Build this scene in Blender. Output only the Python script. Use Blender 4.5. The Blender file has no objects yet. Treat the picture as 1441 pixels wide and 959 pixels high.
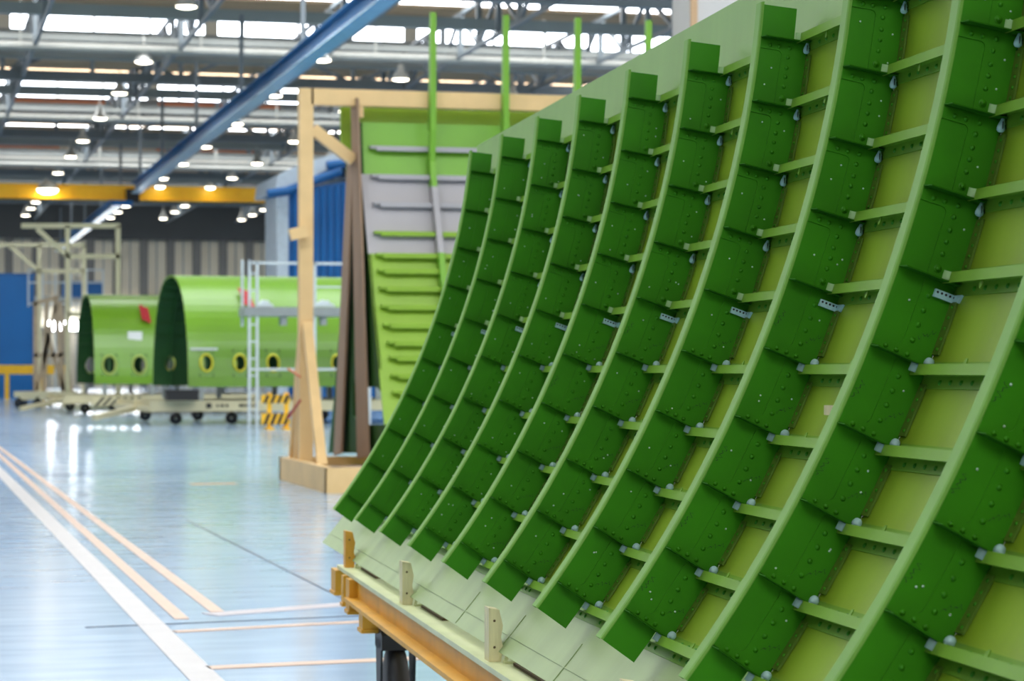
import bpy, math, random
from mathutils import Vector, Matrix
random.seed(7)
PI = math.pi
SC = bpy.context.scene
COL = SC.collection
R_ = math.radians

# ------------------------------------------------------------------ camera maths
FPX, CX, CY = 3370.0, 720.5, 479.5
VPX, HOR, EYE = -130.0, 519.0, 1.1
YAW = math.atan((CX - VPX) / FPX)
PIT = math.atan((HOR - CY) / FPX)
FW = Vector((math.sin(YAW) * math.cos(PIT), math.cos(YAW) * math.cos(PIT), math.sin(PIT)))
RT = Vector((math.cos(YAW), -math.sin(YAW), 0))
UP = RT.cross(FW)


def ray(px, py):
    return FW + RT * ((px - CX) / FPX) + UP * ((CY - py) / FPX)


def onv(px, py, v):                      # point of the hall at depth v
    d = ray(px, py)
    p = d * (v / d.y)
    return Vector((p.x, v, p.z + EYE))


def onu(px, py, u):                      # point on the plane x = u
    d = ray(px, py)
    p = d * (u / d.x)
    return Vector((u, p.y, p.z + EYE))


def onf(px, py):                         # point on the floor
    d = ray(px, py)
    p = d * (-EYE / d.z)
    return Vector((p.x, p.y, 0.0))


# ------------------------------------------------------------------ materials
def lin(c):
    return tuple(((x / 255.0) / 12.92 if x <= 10.3 else (((x / 255.0) + 0.055) / 1.055) ** 2.4) for x in c)


MATS = {}


def mat(name, rgb, rough=0.5, metal=0.0, var=0.08, scale=6.0, bump=0.0, spec=0.5, coat=0.0, rvar=0.0, stretch=None):
    if name in MATS:
        return MATS[name]
    m = bpy.data.materials.new(name)
    m.use_nodes = True
    nt = m.node_tree
    b = nt.nodes['Principled BSDF']
    c = lin(rgb)
    b.inputs['Roughness'].default_value = rough
    b.inputs['Metallic'].default_value = metal
    b.inputs['Specular IOR Level'].default_value = spec
    b.inputs['Coat Weight'].default_value = coat
    tc = nt.nodes.new('ShaderNodeTexCoord')
    no = nt.nodes.new('ShaderNodeTexNoise')
    no.inputs['Scale'].default_value = scale
    no.inputs['Detail'].default_value = 4
    if stretch:
        mp = nt.nodes.new('ShaderNodeMapping')
        mp.inputs['Scale'].default_value = stretch
        nt.links.new(tc.outputs['Object'], mp.inputs['Vector'])
        nt.links.new(mp.outputs['Vector'], no.inputs['Vector'])
    else:
        nt.links.new(tc.outputs['Object'], no.inputs['Vector'])
    rp = nt.nodes.new('ShaderNodeValToRGB')
    rp.color_ramp.elements[0].position = 0.3
    rp.color_ramp.elements[1].position = 0.7
    rp.color_ramp.elements[0].color = tuple(x * (1 - var) for x in c) + (1,)
    rp.color_ramp.elements[1].color = tuple(min(1, x * (1 + var)) for x in c) + (1,)
    nt.links.new(no.outputs['Fac'], rp.inputs['Fac'])
    nt.links.new(rp.outputs['Color'], b.inputs['Base Color'])
    if bump:
        bp = nt.nodes.new('ShaderNodeBump')
        bp.inputs['Strength'].default_value = bump
        bp.inputs['Distance'].default_value = 0.01
        nt.links.new(no.outputs['Fac'], bp.inputs['Height'])
        nt.links.new(bp.outputs['Normal'], b.inputs['Normal'])
    MATS[name] = m
    return m


def emit(name, rgb, strength):
    if name in MATS:
        return MATS[name]
    m = bpy.data.materials.new(name)
    m.use_nodes = True
    nt = m.node_tree
    nt.nodes.clear()
    e = nt.nodes.new('ShaderNodeEmission')
    e.inputs['Color'].default_value = lin(rgb) + (1,)
    e.inputs['Strength'].default_value = strength
    o = nt.nodes.new('ShaderNodeOutputMaterial')
    nt.links.new(e.outputs[0], o.inputs[0])
    MATS[name] = m
    return m


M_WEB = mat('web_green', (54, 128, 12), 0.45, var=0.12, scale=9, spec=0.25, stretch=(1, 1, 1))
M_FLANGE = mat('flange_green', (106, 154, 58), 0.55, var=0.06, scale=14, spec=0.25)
M_SKIN = mat('skin_green', (128, 158, 32), 0.45, var=0.09, scale=3.0, spec=0.35, stretch=(1, 3.0, 0.6))
M_RIM = mat('rim_pale_green', (120, 160, 72), 0.48, var=0.07, scale=3.0, spec=0.35, stretch=(1, 3.0, 0.6))  # paler than the skin, partly sky sheen put into the colour
M_RIMB = mat('rim_pale_cream_green', (152, 172, 118), 0.48, var=0.09, scale=3.0, spec=0.35, stretch=(1, 3.0, 0.6))  # paler still: gloss on the upward-facing bottom rim put into the colour
M_STRG = mat('stringer_green', (106, 150, 38), 0.5, var=0.06, scale=12, spec=0.25)
M_TAB = mat('tab_grey_green', (176, 200, 176), 0.35, var=0.08, scale=60)
M_CAP = mat('sealant_grey_blue', (170, 205, 205), 0.40, var=0.12, scale=80)
M_DARK = mat('dark_rubber', (34, 28, 23), 0.6)
M_PEN = mat('pen_ink', (14, 40, 12), 0.6)
M_CLIP = mat('clip_olive', (86, 116, 30), .5)
M_TABU = mat('tab_pale_green', (150, 186, 128), .45, var=.08, scale=60)
M_TABL = mat('tab_cool_grey', (112, 144, 138), .4, var=.08, scale=60)
M_LEDGE = mat('ledge_green', (40, 100, 10), .8, spec=.1)
M_DOT = mat('pale_rivet', (190, 215, 190), 0.35)
M_YEL = mat('cart_yellow', (208, 152, 26), 0.5, var=0.10, scale=8)
M_CREAMW = mat('stake_wood', (214, 204, 158), 0.65, var=0.14, scale=25, stretch=(3, 3, .4))
M_ORNW = mat('stake_orange', (216, 154, 50), 0.55, var=0.10, scale=25)
M_CREAMP = mat('cart_cream_plate', (196, 202, 152), 0.4, var=0.08, scale=8)
M_BROWN = mat('brown_pad', (86, 66, 36), 0.7, var=0.15, scale=30)
M_STAND = mat('stand_cream', (226, 190, 132), 0.5, var=0.08, scale=3)
M_STANDB = mat('stand_brown_board', (146, 118, 92), 0.65, var=0.12, scale=5, stretch=(3, 3, .3))
M_P2G = mat('second_panel_green', (112, 168, 36), 0.42, var=0.06, scale=2)
M_P2Y = mat('second_panel_yellow_green', (136, 174, 42), 0.42, var=0.06, scale=2)
M_P2GREY = mat('second_panel_grey', (170, 166, 168), 0.5, var=0.04, scale=2)
M_P2D = mat('second_panel_dark', (26, 70, 12), 0.6, var=0.1, scale=2, spec=.2)
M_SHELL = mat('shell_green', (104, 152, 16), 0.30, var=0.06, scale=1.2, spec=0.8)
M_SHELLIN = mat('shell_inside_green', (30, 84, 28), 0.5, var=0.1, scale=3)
M_RINGY = mat('window_ring_yellow', (222, 214, 50), 0.45)
M_RINGG = mat('window_ring_green', (170, 190, 90), 0.45)
M_RED = mat('red_cloth', (176, 34, 44), 0.7)
M_WHITE = mat('white_paint', (226, 228, 224), 0.5, var=0.03)
M_CARTC = mat('shell_cart_cream', (206, 196, 156), 0.5, var=0.08, scale=2)
M_GREY = mat('platform_grey', (150, 156, 152), 0.5, var=0.06)
M_STEEL = mat('rail_steel', (205, 214, 216), 0.35, metal=0.2, var=0.05)
M_BLACK = mat('black_plastic', (14, 15, 16), 0.5)
M_BLUE = mat('hall_blue', (4, 104, 172), 0.45, var=0.07, scale=.8)
M_BLUEC = mat('tarp_blue', (6, 94, 158), 0.4, var=0.10, scale=2)
M_BLUEB = mat('beam_blue', (18, 98, 150), 0.5, var=0.06)
M_CRANE = mat('crane_yellow', (255, 192, 18), 0.4, var=0.05)
M_HAZY = mat('hazard_yellow', (246, 190, 26), 0.45)
M_TRUSS = mat('truss_grey', (116, 124, 128), 0.5, var=0.12, scale=.5)
M_TRUSSL = mat('truss_pale', (156, 160, 156), 0.5, var=0.08, scale=.5)
M_PIPE = mat('pipe_white', (164, 164, 156), 0.4, var=0.04)
M_RUST = mat('rust_orange', (216, 122, 72), 0.6, var=0.15, scale=.8)
M_ROOF = mat('roof_tan', (208, 184, 154), 0.8, var=0.12, scale=.4)
M_WALL = mat('hall_wall_beige', (222, 212, 190), 0.8, var=0.06, scale=.3)
M_WALLD = mat('hall_wall_dark', (70, 72, 72), 0.8, var=0.1, scale=.3)
M_CONC = mat('column_grey', (186, 182, 176), 0.7, var=0.06, scale=2)
M_TAN = mat('column_edge_tan', (184, 150, 112), 0.7, var=0.06, scale=2)
M_LINEW = mat('floor_line_white', (178, 174, 172), 0.35, var=0.06, scale=5)
M_LINEO = mat('floor_line_orange', (192, 160, 136), 0.35, var=0.08, scale=5)
M_LINEP = mat('floor_line_pink', (172, 164, 166), 0.35, var=0.06, scale=5)
M_JOINT = mat('floor_joint_dark', (70, 74, 82), 0.6)
SKYS = 8.0
M_WINDOW = emit('skylight_glow', (240, 246, 255), 10.0)
M_WINBIG = emit('daylight_glow', (246, 250, 255), 45.0)
M_LAMP = emit('lamp_glow', (255, 246, 224), 14.0)
M_LAMPSH = mat('lamp_shade_alu', (190, 190, 184), 0.3, metal=0.4)


def floor_material():
    m = bpy.data.materials.new('hall_floor_blue')
    m.use_nodes = True
    nt = m.node_tree
    b = nt.nodes['Principled BSDF']
    tc = nt.nodes.new('ShaderNodeTexCoord')
    n1 = nt.nodes.new('ShaderNodeTexNoise'); n1.inputs['Scale'].default_value = 0.35; n1.inputs['Detail'].default_value = 6
    n2 = nt.nodes.new('ShaderNodeTexNoise'); n2.inputs['Scale'].default_value = 3.5; n2.inputs['Detail'].default_value = 8
    mp = nt.nodes.new('ShaderNodeMapping'); mp.inputs['Scale'].default_value = (0.5, 2.2, 1)
    nt.links.new(tc.outputs['Object'], n1.inputs['Vector'])
    nt.links.new(tc.outputs['Object'], mp.inputs['Vector'])
    nt.links.new(mp.outputs['Vector'], n2.inputs['Vector'])
    r1 = nt.nodes.new('ShaderNodeValToRGB')
    r1.color_ramp.elements[0].position = .32; r1.color_ramp.elements[1].position = .68
    r1.color_ramp.elements[0].color = lin((140, 172, 202)) + (1,)
    r1.color_ramp.elements[1].color = lin((162, 187, 208)) + (1,)
    nt.links.new(n1.outputs['Fac'], r1.inputs['Fac'])
    r2 = nt.nodes.new('ShaderNodeValToRGB')
    r2.color_ramp.elements[0].position = .3; r2.color_ramp.elements[1].position = .7
    r2.color_ramp.elements[0].color = (.90, .91, .92, 1); r2.color_ramp.elements[1].color = (1.06, 1.05, 1.04, 1)
    nt.links.new(n2.outputs['Fac'], r2.inputs['Fac'])
    mx = nt.nodes.new('ShaderNodeMix'); mx.data_type = 'RGBA'; mx.blend_type = 'MULTIPLY'
    mx.inputs['Factor'].default_value = 1
    nt.links.new(r1.outputs['Color'], mx.inputs[6]); nt.links.new(r2.outputs['Color'], mx.inputs[7])
    nt.links.new(mx.outputs[2], b.inputs['Base Color'])
    mr = nt.nodes.new('ShaderNodeMapRange')
    mr.inputs['To Min'].default_value = .10; mr.inputs['To Max'].default_value = .22
    nt.links.new(n2.outputs['Fac'], mr.inputs['Value'])
    nt.links.new(mr.outputs['Result'], b.inputs['Roughness'])
    b.inputs['Specular IOR Level'].default_value = .5
    bp = nt.nodes.new('ShaderNodeBump'); bp.inputs['Strength'].default_value = .05; bp.inputs['Distance'].default_value = .003
    nt.links.new(n2.outputs['Fac'], bp.inputs['Height'])
    nt.links.new(bp.outputs['Normal'], b.inputs['Normal'])
    return m


# ------------------------------------------------------------------ mesh builder
class MB:
    def __init__(s):
        s.v = []; s.f = []; s.mi = []; s.sm = []

    def add(s, vs, fs, mi=0, sm=False):
        o = len(s.v)
        s.v += [tuple(p) for p in vs]
        for f in fs:
            s.f.append(tuple(i + o for i in f)); s.mi.append(mi); s.sm.append(sm)
        return s

    def hexa(s, p, mi=0):                # p: 8 corners, 0-3 one face, 4-7 the opposite one
        return s.add(p, [(0, 3, 2, 1), (4, 5, 6, 7), (0, 1, 5, 4), (1, 2, 6, 5), (2, 3, 7, 6), (3, 0, 4, 7)], mi)

    def box(s, a, b, mi=0):
        x0, y0, z0 = a; x1, y1, z1 = b
        return s.hexa([(x0, y0, z0), (x1, y0, z0), (x1, y1, z0), (x0, y1, z0),
                       (x0, y0, z1), (x1, y0, z1), (x1, y1, z1), (x0, y1, z1)], mi)

    def prism(s, poly, off, mi=0, sm=False):     # poly: 3-D points, off: extrusion vector
        n = len(poly); off = Vector(off)
        vs = [Vector(p) for p in poly] + [Vector(p) + off for p in poly]
        fs = [tuple(range(n - 1, -1, -1)), tuple(range(n, 2 * n))]
        s.add(vs, fs, mi)
        s.add(vs, [(i, (i + 1) % n, n + (i + 1) % n, n + i) for i in range(n)], mi, sm)
        return s

    def beam(s, a, b, w, h, mi=0, up=(0, 0, 1)):  # rectangular bar from a to b
        a = Vector(a); b = Vector(b); d = (b - a).normalized()
        up = Vector(up)
        if abs(d.dot(up)) > .98:
            up = Vector((0, 1, 0))
        x = d.cross(up).normalized() * (w / 2); z = x.cross(d).normalized() * (h / 2)
        return s.hexa([a - x - z, a + x - z, a + x + z, a - x + z, b - x - z, b + x - z, b + x + z, b - x + z], mi)

    def tube(s, a, b, r, n=10, mi=0, r2=None):
        a = Vector(a); b = Vector(b); d = (b - a).normalized()
        up = Vector((0, 0, 1)) if abs(d.z) < .9 else Vector((1, 0, 0))
        x = d.cross(up).normalized(); y = x.cross(d)
        r2 = r if r2 is None else r2
        vs = []
        for p, q in ((a, r), (b, r2)):
            vs += [p + x * (q * math.cos(2 * PI * i / n)) + y * (q * math.sin(2 * PI * i / n)) for i in range(n)]
        s.add(vs, [(i, (i + 1) % n, n + (i + 1) % n, n + i) for i in range(n)], mi, True)
        s.add(vs, [tuple(range(n - 1, -1, -1)), tuple(range(n, 2 * n))], mi)
        return s

    def dome(s, c, nrm, rad, h, n=8, mi=0, rings=2):
        c = Vector(c); d = Vector(nrm).normalized()
        up = Vector((0, 0, 1)) if abs(d.z) < .9 else Vector((1, 0, 0))
        x = d.cross(up).normalized(); y = d.cross(x)
        vs = []
        for k in range(rings):
            a = (PI / 2) * k / rings
            vs += [c + (x * math.cos(2 * PI * i / n) + y * math.sin(2 * PI * i / n)) * (rad * math.cos(a)) + d * (h * math.sin(a)) for i in range(n)]
        vs.append(c + d * h)
        fs = []
        for k in range(rings - 1):
            fs += [(k * n + i, k * n + (i + 1) % n, (k + 1) * n + (i + 1) % n, (k + 1) * n + i) for i in range(n)]
        k = rings - 1
        fs += [(k * n + i, k * n + (i + 1) % n, rings * n) for i in range(n)]
        return s.add(vs, fs, mi, True)

    def lathe(s, c, prof, n=16, mi=0, axis=(0, 0, 1)):
        c = Vector(c); d = Vector(axis).normalized()
        up = Vector((0, 0, 1)) if abs(d.z) < .9 else Vector((1, 0, 0))
        x = d.cross(up).normalized(); y = d.cross(x)
        vs = []
        for r, z in prof:
            vs += [c + (x * math.cos(2 * PI * i / n) + y * math.sin(2 * PI * i / n)) * r + d * z for i in range(n)]
        fs = []
        for k in range(len(prof) - 1):
            fs += [(k * n + i, k * n + (i + 1) % n, (k + 1) * n + (i + 1) % n, (k + 1) * n + i) for i in range(n)]
        return s.add(vs, fs, mi, True)

    def pipe(s, pts, r, n=8, mi=0):
        for a, b in zip(pts[:-1], pts[1:]):
            s.tube(a, b, r, n, mi)
        return s

    def build(s, name, mats, parent=None, base=None):
        me = bpy.data.meshes.new(name)
        vs = s.v
        if base is not None:
            vs = [(x - base[0], y - base[1], z - base[2]) for x, y, z in vs]
        me.from_pydata(vs, [], s.f)
        if not isinstance(mats, (list, tuple)):
            mats = [mats]
        for m in mats:
            me.materials.append(m)
        me.polygons.foreach_set('material_index', s.mi)
        me.polygons.foreach_set('use_smooth', s.sm)
        me.update()
        o = bpy.data.objects.new(name, me)
        COL.objects.link(o)
        if parent is not None:
            o.parent = parent
        return o


def thing(name, label, cat, loc=(0, 0, 0), rz=0.0, group=None):
    o = bpy.data.objects.new(name, None)
    o.empty_display_size = .2
    COL.objects.link(o)
    o.location = loc; o.rotation_euler = (0, 0, rz)
    o['label'] = label; o['category'] = cat
    if group:
        o['group'] = group
    return o


def tag(o, label, cat, group=None):
    o['label'] = label; o['category'] = cat
    if group:
        o['group'] = group
    return o


def structure(name, mb, m):
    o = mb.build(name, m)
    o['kind'] = 'structure'
    return o


def dup(root, loc, label=None):
    r = root.copy(); COL.objects.link(r); r.location = loc
    if label:
        r['label'] = label
    for ch in list(root.children):
        c = ch.copy(); COL.objects.link(c); c.parent = r
        for g in list(ch.children):
            d = g.copy(); COL.objects.link(d); d.parent = c
    return r


# ================================================================== SETTING: the hall
V0, V1, U0, U1 = -24.0, 148.0, -30.0, 52.0
floor = MB(); floor.add([(U0, V0, 0), (U1, V0, 0), (U1, V1, 0), (U0, V1, 0)], [(0, 1, 2, 3)])
structure('floor', floor, floor_material())

b = MB(); b.box((U0 - .3, V0, 0), (U0, V1, 13)); structure('wall_left', b, mat('side_wall_grey', (128, 126, 120), .8, var=.06, scale=.3))
b = MB(); b.box((U1, V0, 0), (U1 + .3, V1, 13)); structure('wall_right', b, MATS['side_wall_grey'])
b = MB(); b.box((U0, V0 - .3, 0), (U1, V0, 13)); structure('wall_back', b, M_WALL)
b = MB(); b.box((U0, V1, 0), (U1, V1 + .3, 13))
structure('wall_far', b, M_WALL)
# dark band and pillars of the far wall
b = MB(); b.box((U0, V1 - .5, 9.0), (U1, V1, 11.2)); structure('trim_1', b, M_WALLD)
b = MB()
for i in range(34):
    u = -20 + i * 1.62
    b.box((u - .24, V1 - .45, 0), (u + .24, V1, 9.0))
structure('trim_2', b, mat('pillar_grey', (112, 110, 106), .8))
b = MB()
for i in range(30):
    u = -19.2 + i * 1.62
    b.box((u - .03, V1 - .2, 0), (u + .03, V1, 9.0))
b.box((U0, V1 - .5, 5.2), (U1, V1 - .2, 5.5)); b.box((U0, V1 - .5, 3.4), (U1, V1 - .25, 3.6))
structure('trim_3', b, M_TRUSSL)

# saw-tooth roof
ZLO, ZHI = EYE + 9.85, EYE + 11.25
GL = [76 + 18.7 * k for k in range(-4, 4)]
roof = MB()
prev = V0
for v in GL + [V1 + .3]:
    roof.prism([(U0, prev, ZLO), (U0, v, ZHI), (U0, v, ZHI + .2), (U0, prev, ZLO + .2)], (U1 - U0, 0, 0))
    n = int((v - prev) / 1.9)
    for k in range(1, n):                 # purlins under the slope
        t = k / n
        y = prev + (v - prev) * t; z = ZLO + (ZHI - ZLO) * t
        roof.box((U0, y - .06, z - .16), (U1, y + .06, z))
    prev = v
structure('ceiling', roof, M_ROOF)
M_SKY = emit('roof_light_glow', (246, 250, 255), 11.0)
M_ADDN = emit('added_light_near', (246, 250, 255), 6.2)
prev = V0
for i, v in enumerate(GL + [V1 + .3]):
    g = MB()
    t0, t1 = (.30, .66) if v < 70 else (.42, .50)
    y0, y1 = prev + (v - prev) * t0, prev + (v - prev) * t1
    z0, z1 = ZLO + (ZHI - ZLO) * t0 - .17, ZLO + (ZHI - ZLO) * t1 - .17
    a_, b_ = (U0, U1) if v > 60 else (-9, 36)
    g.hexa([(a_, y0, z0), (b_, y0, z0), (b_, y1, z1), (a_, y1, z1), (a_, y0, z0 + .02), (b_, y0, z0 + .02), (b_, y1, z1 + .02), (a_, y1, z1 + .02)])
    structure('window_%d' % (i + 30), g, M_SKY if v > 60 else M_ADDN)  # near bays: unseen glowing strips, added and narrowed to light the panel
    prev = v
for i, v in enumerate(GL):
    g = MB(); fr = MB()
    g.add([(U0, v - .02, ZLO), (U1, v - .02, ZLO), (U1, v - .02, ZHI), (U0, v - .02, ZHI)], [(0, 1, 2, 3)])
    u = U0 + .4; k = 0
    while u < U1:
        w = .07 if k % 4 else .42
        fr.box((u, v - .16, ZLO), (u + w, v - .04, ZHI)); u += 1.75 if k % 4 else 1.2; k += 1
    fr.box((U0, v - .16, ZHI - .1), (U1, v - .04, ZHI)); fr.box((U0, v - .16, ZLO), (U1, v - .04, ZLO + .1))
    structure('window_%d' % (i + 1), g, M_WINDOW)
    structure('trim_%d' % (i + 10), fr, M_TRUSSL)
# bright windows low on the far wall
g = MB(); p, q = onv(66, 465, V1 - .6), onv(200, 453, V1 - .6)
g.box((p.x, V1 - .62, p.z), (q.x, V1 - .55, q.z))
structure('window_20', g, M_WINBIG)
fr = MB()
for k in range(7):
    x = p.x + (q.x - p.x) * k / 6
    fr.box((x - .09, V1 - .7, p.z - .15), (x + .09, V1 - .5, q.z + .15))
structure('trim_20', fr, M_WALLD)

# cross trusses under every glazing, pipes and rusty boards
for i, v in enumerate(GL):
    if v < 50:
        continue
    t = MB(); y = v - .9
    zt, zb = EYE + 10.35, EYE + 9.05
    for z, h in ((zt, .22), (zb, .3)):
        t.box((U0, y - .14, z - h / 2), (U1, y + .14, z + h / 2))
    n = 30; du = (U1 - U0) / n
    for k in range(n):
        u = U0 + k * du
        a, c = ((zt, zb) if k % 2 else (zb, zt))
        t.beam((u, y, a), (u + du, y, c), .12, .12, up=(0, 1, 0))
        t.box((u - .07, y - .07, zb), (u + .07, y + .07, zt))
    # gallery beam under the glazing sill
    t.box((U0, v - .5, EYE + 9.8), (U1, v - .2, EYE + 10.3))
    if v > 100:
        fb = MB(); yy = v - 1.3
        fb.box((U0, yy, EYE + 9.6), (U1, yy + .1, EYE + 10.82)); fb.box((U0, yy, EYE + 11.12), (U1, yy + .1, EYE + 11.22))
        u = U0; q = 0
        while u < U1:
            w_ = .62 if q % 5 else 3.2
            fb.box((u, yy, EYE + 10.82), (u + w_, yy + .1, EYE + 11.12)); u += w_ + .34; q += 1
        structure('roof_fascia', fb, M_ROOF)
    structure('roof_truss', t, M_TRUSS)
    t = MB()
    t.box((U0, v - 3.2, EYE + 9.3), (U1, v - 2.9, EYE + 9.5))
    t.box((U0, v - 8.0, EYE + 9.2), (U1, v - 7.8, EYE + 9.36))
    t.box((U0, v - 12.6, EYE + 9.25), (U1, v - 12.3, EYE + 9.55))
    t.box((U0, v - 5.5, EYE + 9.6), (U1, v - 5.3, EYE + 9.75))
    structure('roof_beam', t, M_TRUSSL)
    t = MB()
    for k in range(9):
        u = U0 + 4 + k * 9.1 + random.uniform(-2, 2)
        t.box((u, v - 1.6, EYE + 10.0), (u + random.uniform(3, 6), v - 1.5, EYE + 10.3))
    if v > 80:
        structure('roof_board', t, M_RUST)
# long trusses in the direction of the hall
for u in (-9, -1, 3.4, 7.4, 11.6, 15.4, 19.6, 23.4, 27.6, 31.4):
    t = MB(); zt, zb = EYE + 10.2, EYE + 9.0
    t.box((u - .05, 50, zb - .05), (u + .05, V1, zb + .05)); t.box((u - .05, 50, zt - .05), (u + .05, V1, zt + .05))
    k = 0; y = 51.0
    while y < V1 - 3:
        a, c = ((zt, zb) if k % 2 else (zb, zt))
        t.beam((u, y, a), (u, y + 2.3, c), .1, .1, up=(1, 0, 0)); t.box((u - .07, y - .07, zb), (u + .07, y + .07, zt))
        y += 2.3; k += 1
    structure('roof_truss', t, M_TRUSS)
# hung service pipes running across
for i, (v, z, r) in enumerate([(67.5, 8.95, .13), (86.5, 8.95, .12), (104, 8.7, .13), (104.6, 9.0, .08)]):
    t = MB(); t.tube((U0, v, EYE + z), (U1, v, EYE + z), r, 10)
    for k in range(16):
        t.beam((U0 + 3 + k * 5, v, EYE + z), (U0 + 3 + k * 5, v, EYE + 10.2), .05, .05)
    o = t.build('service_pipe', M_PIPE); o['kind'] = 'structure'

g = MB(); fr = MB(); VG = 73.6
p, q = onv(829, 76, VG), onv(952, 20, VG)
g.box((p.x, VG, p.z), (q.x + 3, VG + .04, q.z)); structure('window_40', g, M_WINDOW)
for px in (829, 887, 945):
    a = onv(px, 76, VG); fr.box((a.x - .06, VG - .06, p.z - .1), (a.x + .06, VG - .01, q.z + .1))
fr.box((p.x, VG - .06, p.z - .12), (q.x + 3, VG + .05, p.z)); fr.box((p.x, VG - .06, q.z), (q.x + 3, VG + .05, q.z + .12))
fr.box((p.x, VG - .02, q.z), (p.x + .1, VG + .06, ZHI - .3)); structure('trim_40', fr, M_TRUSS)

# floor markings
def strip(name, a, c, w0, m, z=.003):
    a = onf(*a); c = onf(*c); d = (c - a).normalized(); s = Vector((d.y, -d.x, 0)) * (w0 / 2)
    t = MB(); zz = Vector((0, 0, z))
    t.hexa([a - s, a + s, c + s, c - s, a - s + zz, a + s + zz, c + s + zz, c - s + zz])
    structure(name, t, m)


strip('floor_line', (-60, 604), (470, 1140), .115, M_LINEW)
strip('floor_line', (-40, 606), (256, 872), .062, M_LINEO)
strip('floor_line', (-20, 616), (306, 862), .062, M_LINEO)
strip('floor_line', (296, 866), (600, 843), .14, M_LINEP)
strip('floor_line', (246, 890), (620, 870), .07, M_LINEO)
strip('floor_line', (292, 941), (640, 925), .09, M_LINEO)
strip('floor_joint', (262, 732), (520, 862), .009, M_JOINT)
strip('floor_joint', (120, 884), (640, 862), .006, M_JOINT)
strip('floor_joint', (60, 669), (300, 661), .03, M_JOINT)
strip('floor_plate', (268, 682), (332, 681), .22, M_TAN)

# column behind the big panel at the top
t = MB(); a = onv(971, 35, 20.0); c = onv(1040, 35, 20.0)
t.box((a.x, 20, 0), (c.x, 20.5, ZLO), 0)
t.box((a.x, 19.97, 0), (a.x + .06, 20, ZLO), 1)
o = t.build('hall_column', [M_CONC, M_TAN]); o['kind'] = 'structure'

# ================================================================== MAIN PANEL
PROT = -(YAW - math.atan((CX - 60.2) / FPX))       # turn of the panel against the hall
XC, ZC, RB = -0.9954, 0.9438 + EYE, 2.3708
Y9, PITCH = 3.3992, 0.533
DS = 0.100                                         # frame depth down to the skin
TOPW, BOTW = -5.84, -36.13
TH = [-7.38 - 3.03 * j for j in range(10)]


def Rad(th):
    t = math.radians(th) + .37
    return RB + .0749 * t ** 3 - .7814 * t ** 4


def P(dr, th, y):
    r = Rad(th) + dr; a = math.radians(th)
    return Vector((XC + r * math.cos(a), y, ZC + r * math.sin(a)))


def er(th):
    a = math.radians(th); return Vector((math.cos(a), 0, math.sin(a)))


def et(th):
    a = math.radians(th); return Vector((-math.sin(a), 0, math.cos(a)))


def arc_bar(mb, r0, r1, y0, y1, t0, t1, n, mi=0):
    vs = []
    for k in range(n + 1):
        th = t0 + (t1 - t0) * k / n
        vs += [P(r0, th, y0), P(r1, th, y0), P(r1, th, y1), P(r0, th, y1)]
    side = []
    for k in range(n):
        o = 4 * k
        for e in range(4):
            f = (e + 1) % 4
            side.append((o + e, o + 4 + e, o + 4 + f, o + f))
    mb.add(vs, side, mi, False)
    mb.add(vs, [(0, 1, 2, 3), (4 * n + 3, 4 * n + 2, 4 * n + 1, 4 * n)], mi)
    return mb


BASE = (1.30, 5.1, 0.0)                            # base of the panel in its own frame
rot = Matrix.Rotation(PROT, 3, 'Z')
panel = thing('curved_fuselage_section', 'large curved green aircraft fuselage panel with ribs and stringers, filling the right side', 'fuselage section',
              rot @ Vector((BASE[0], BASE[1], 0.46)), PROT)
PB = (BASE[0], BASE[1], 0.46)
YF, YN = 8.10, 2.06


def top_th(y):
    return -4.1 + (8.1 - y) * 0.19


sk = MB(); nT, nY = 44, 12
grid = []
for lay in (0.0, 0.003):
    for i in range(nY + 1):
        y = YF + (YN - YF) * i / nY
        for k in range(nT + 1):
            th = -38.5 + (top_th(y) + 38.5) * k / nT
            grid.append(P(DS + lay, th, y))
W = nT + 1; L0 = (nY + 1) * W
fs = []
for i in range(nY):
    for k in range(nT):
        q = (i * W + k, i * W + k + 1, (i + 1) * W + k + 1, (i + 1) * W + k)
        fs.append(q); fs.append(tuple(L0 + x for x in reversed(q)))
sk.add(grid, fs, 0, True)
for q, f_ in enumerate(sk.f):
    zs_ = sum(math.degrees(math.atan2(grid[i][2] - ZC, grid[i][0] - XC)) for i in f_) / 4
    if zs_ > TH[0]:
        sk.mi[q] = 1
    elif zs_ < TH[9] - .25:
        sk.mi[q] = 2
rim = []
for i in range(nY):
    for k in (0, nT):
        q = (i * W + k, (i + 1) * W + k, L0 + (i + 1) * W + k, L0 + i * W + k); rim.append(q)
for k in range(nT):
    for i in (0, nY):
        rim.append((i * W + k, i * W + k + 1, L0 + i * W + k + 1, L0 + i * W + k))
sk.add(grid, rim, 0)
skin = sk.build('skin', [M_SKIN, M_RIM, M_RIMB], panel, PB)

# raised pads and seams on the free top and bottom rims of the skin
pads = MB(); pads_b = MB()
for k in range(2, 12):
    yw = Y9 + (9 - k) * PITCH - .036
    tt = top_th(yw)
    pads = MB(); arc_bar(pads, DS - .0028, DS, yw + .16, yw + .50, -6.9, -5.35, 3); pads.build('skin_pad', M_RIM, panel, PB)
    if k > 4:
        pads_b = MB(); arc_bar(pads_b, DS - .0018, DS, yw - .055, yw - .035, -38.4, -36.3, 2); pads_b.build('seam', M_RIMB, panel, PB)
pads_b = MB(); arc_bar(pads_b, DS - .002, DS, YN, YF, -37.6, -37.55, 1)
pads_b.build('seam', M_RIMB, panel, PB)

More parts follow.
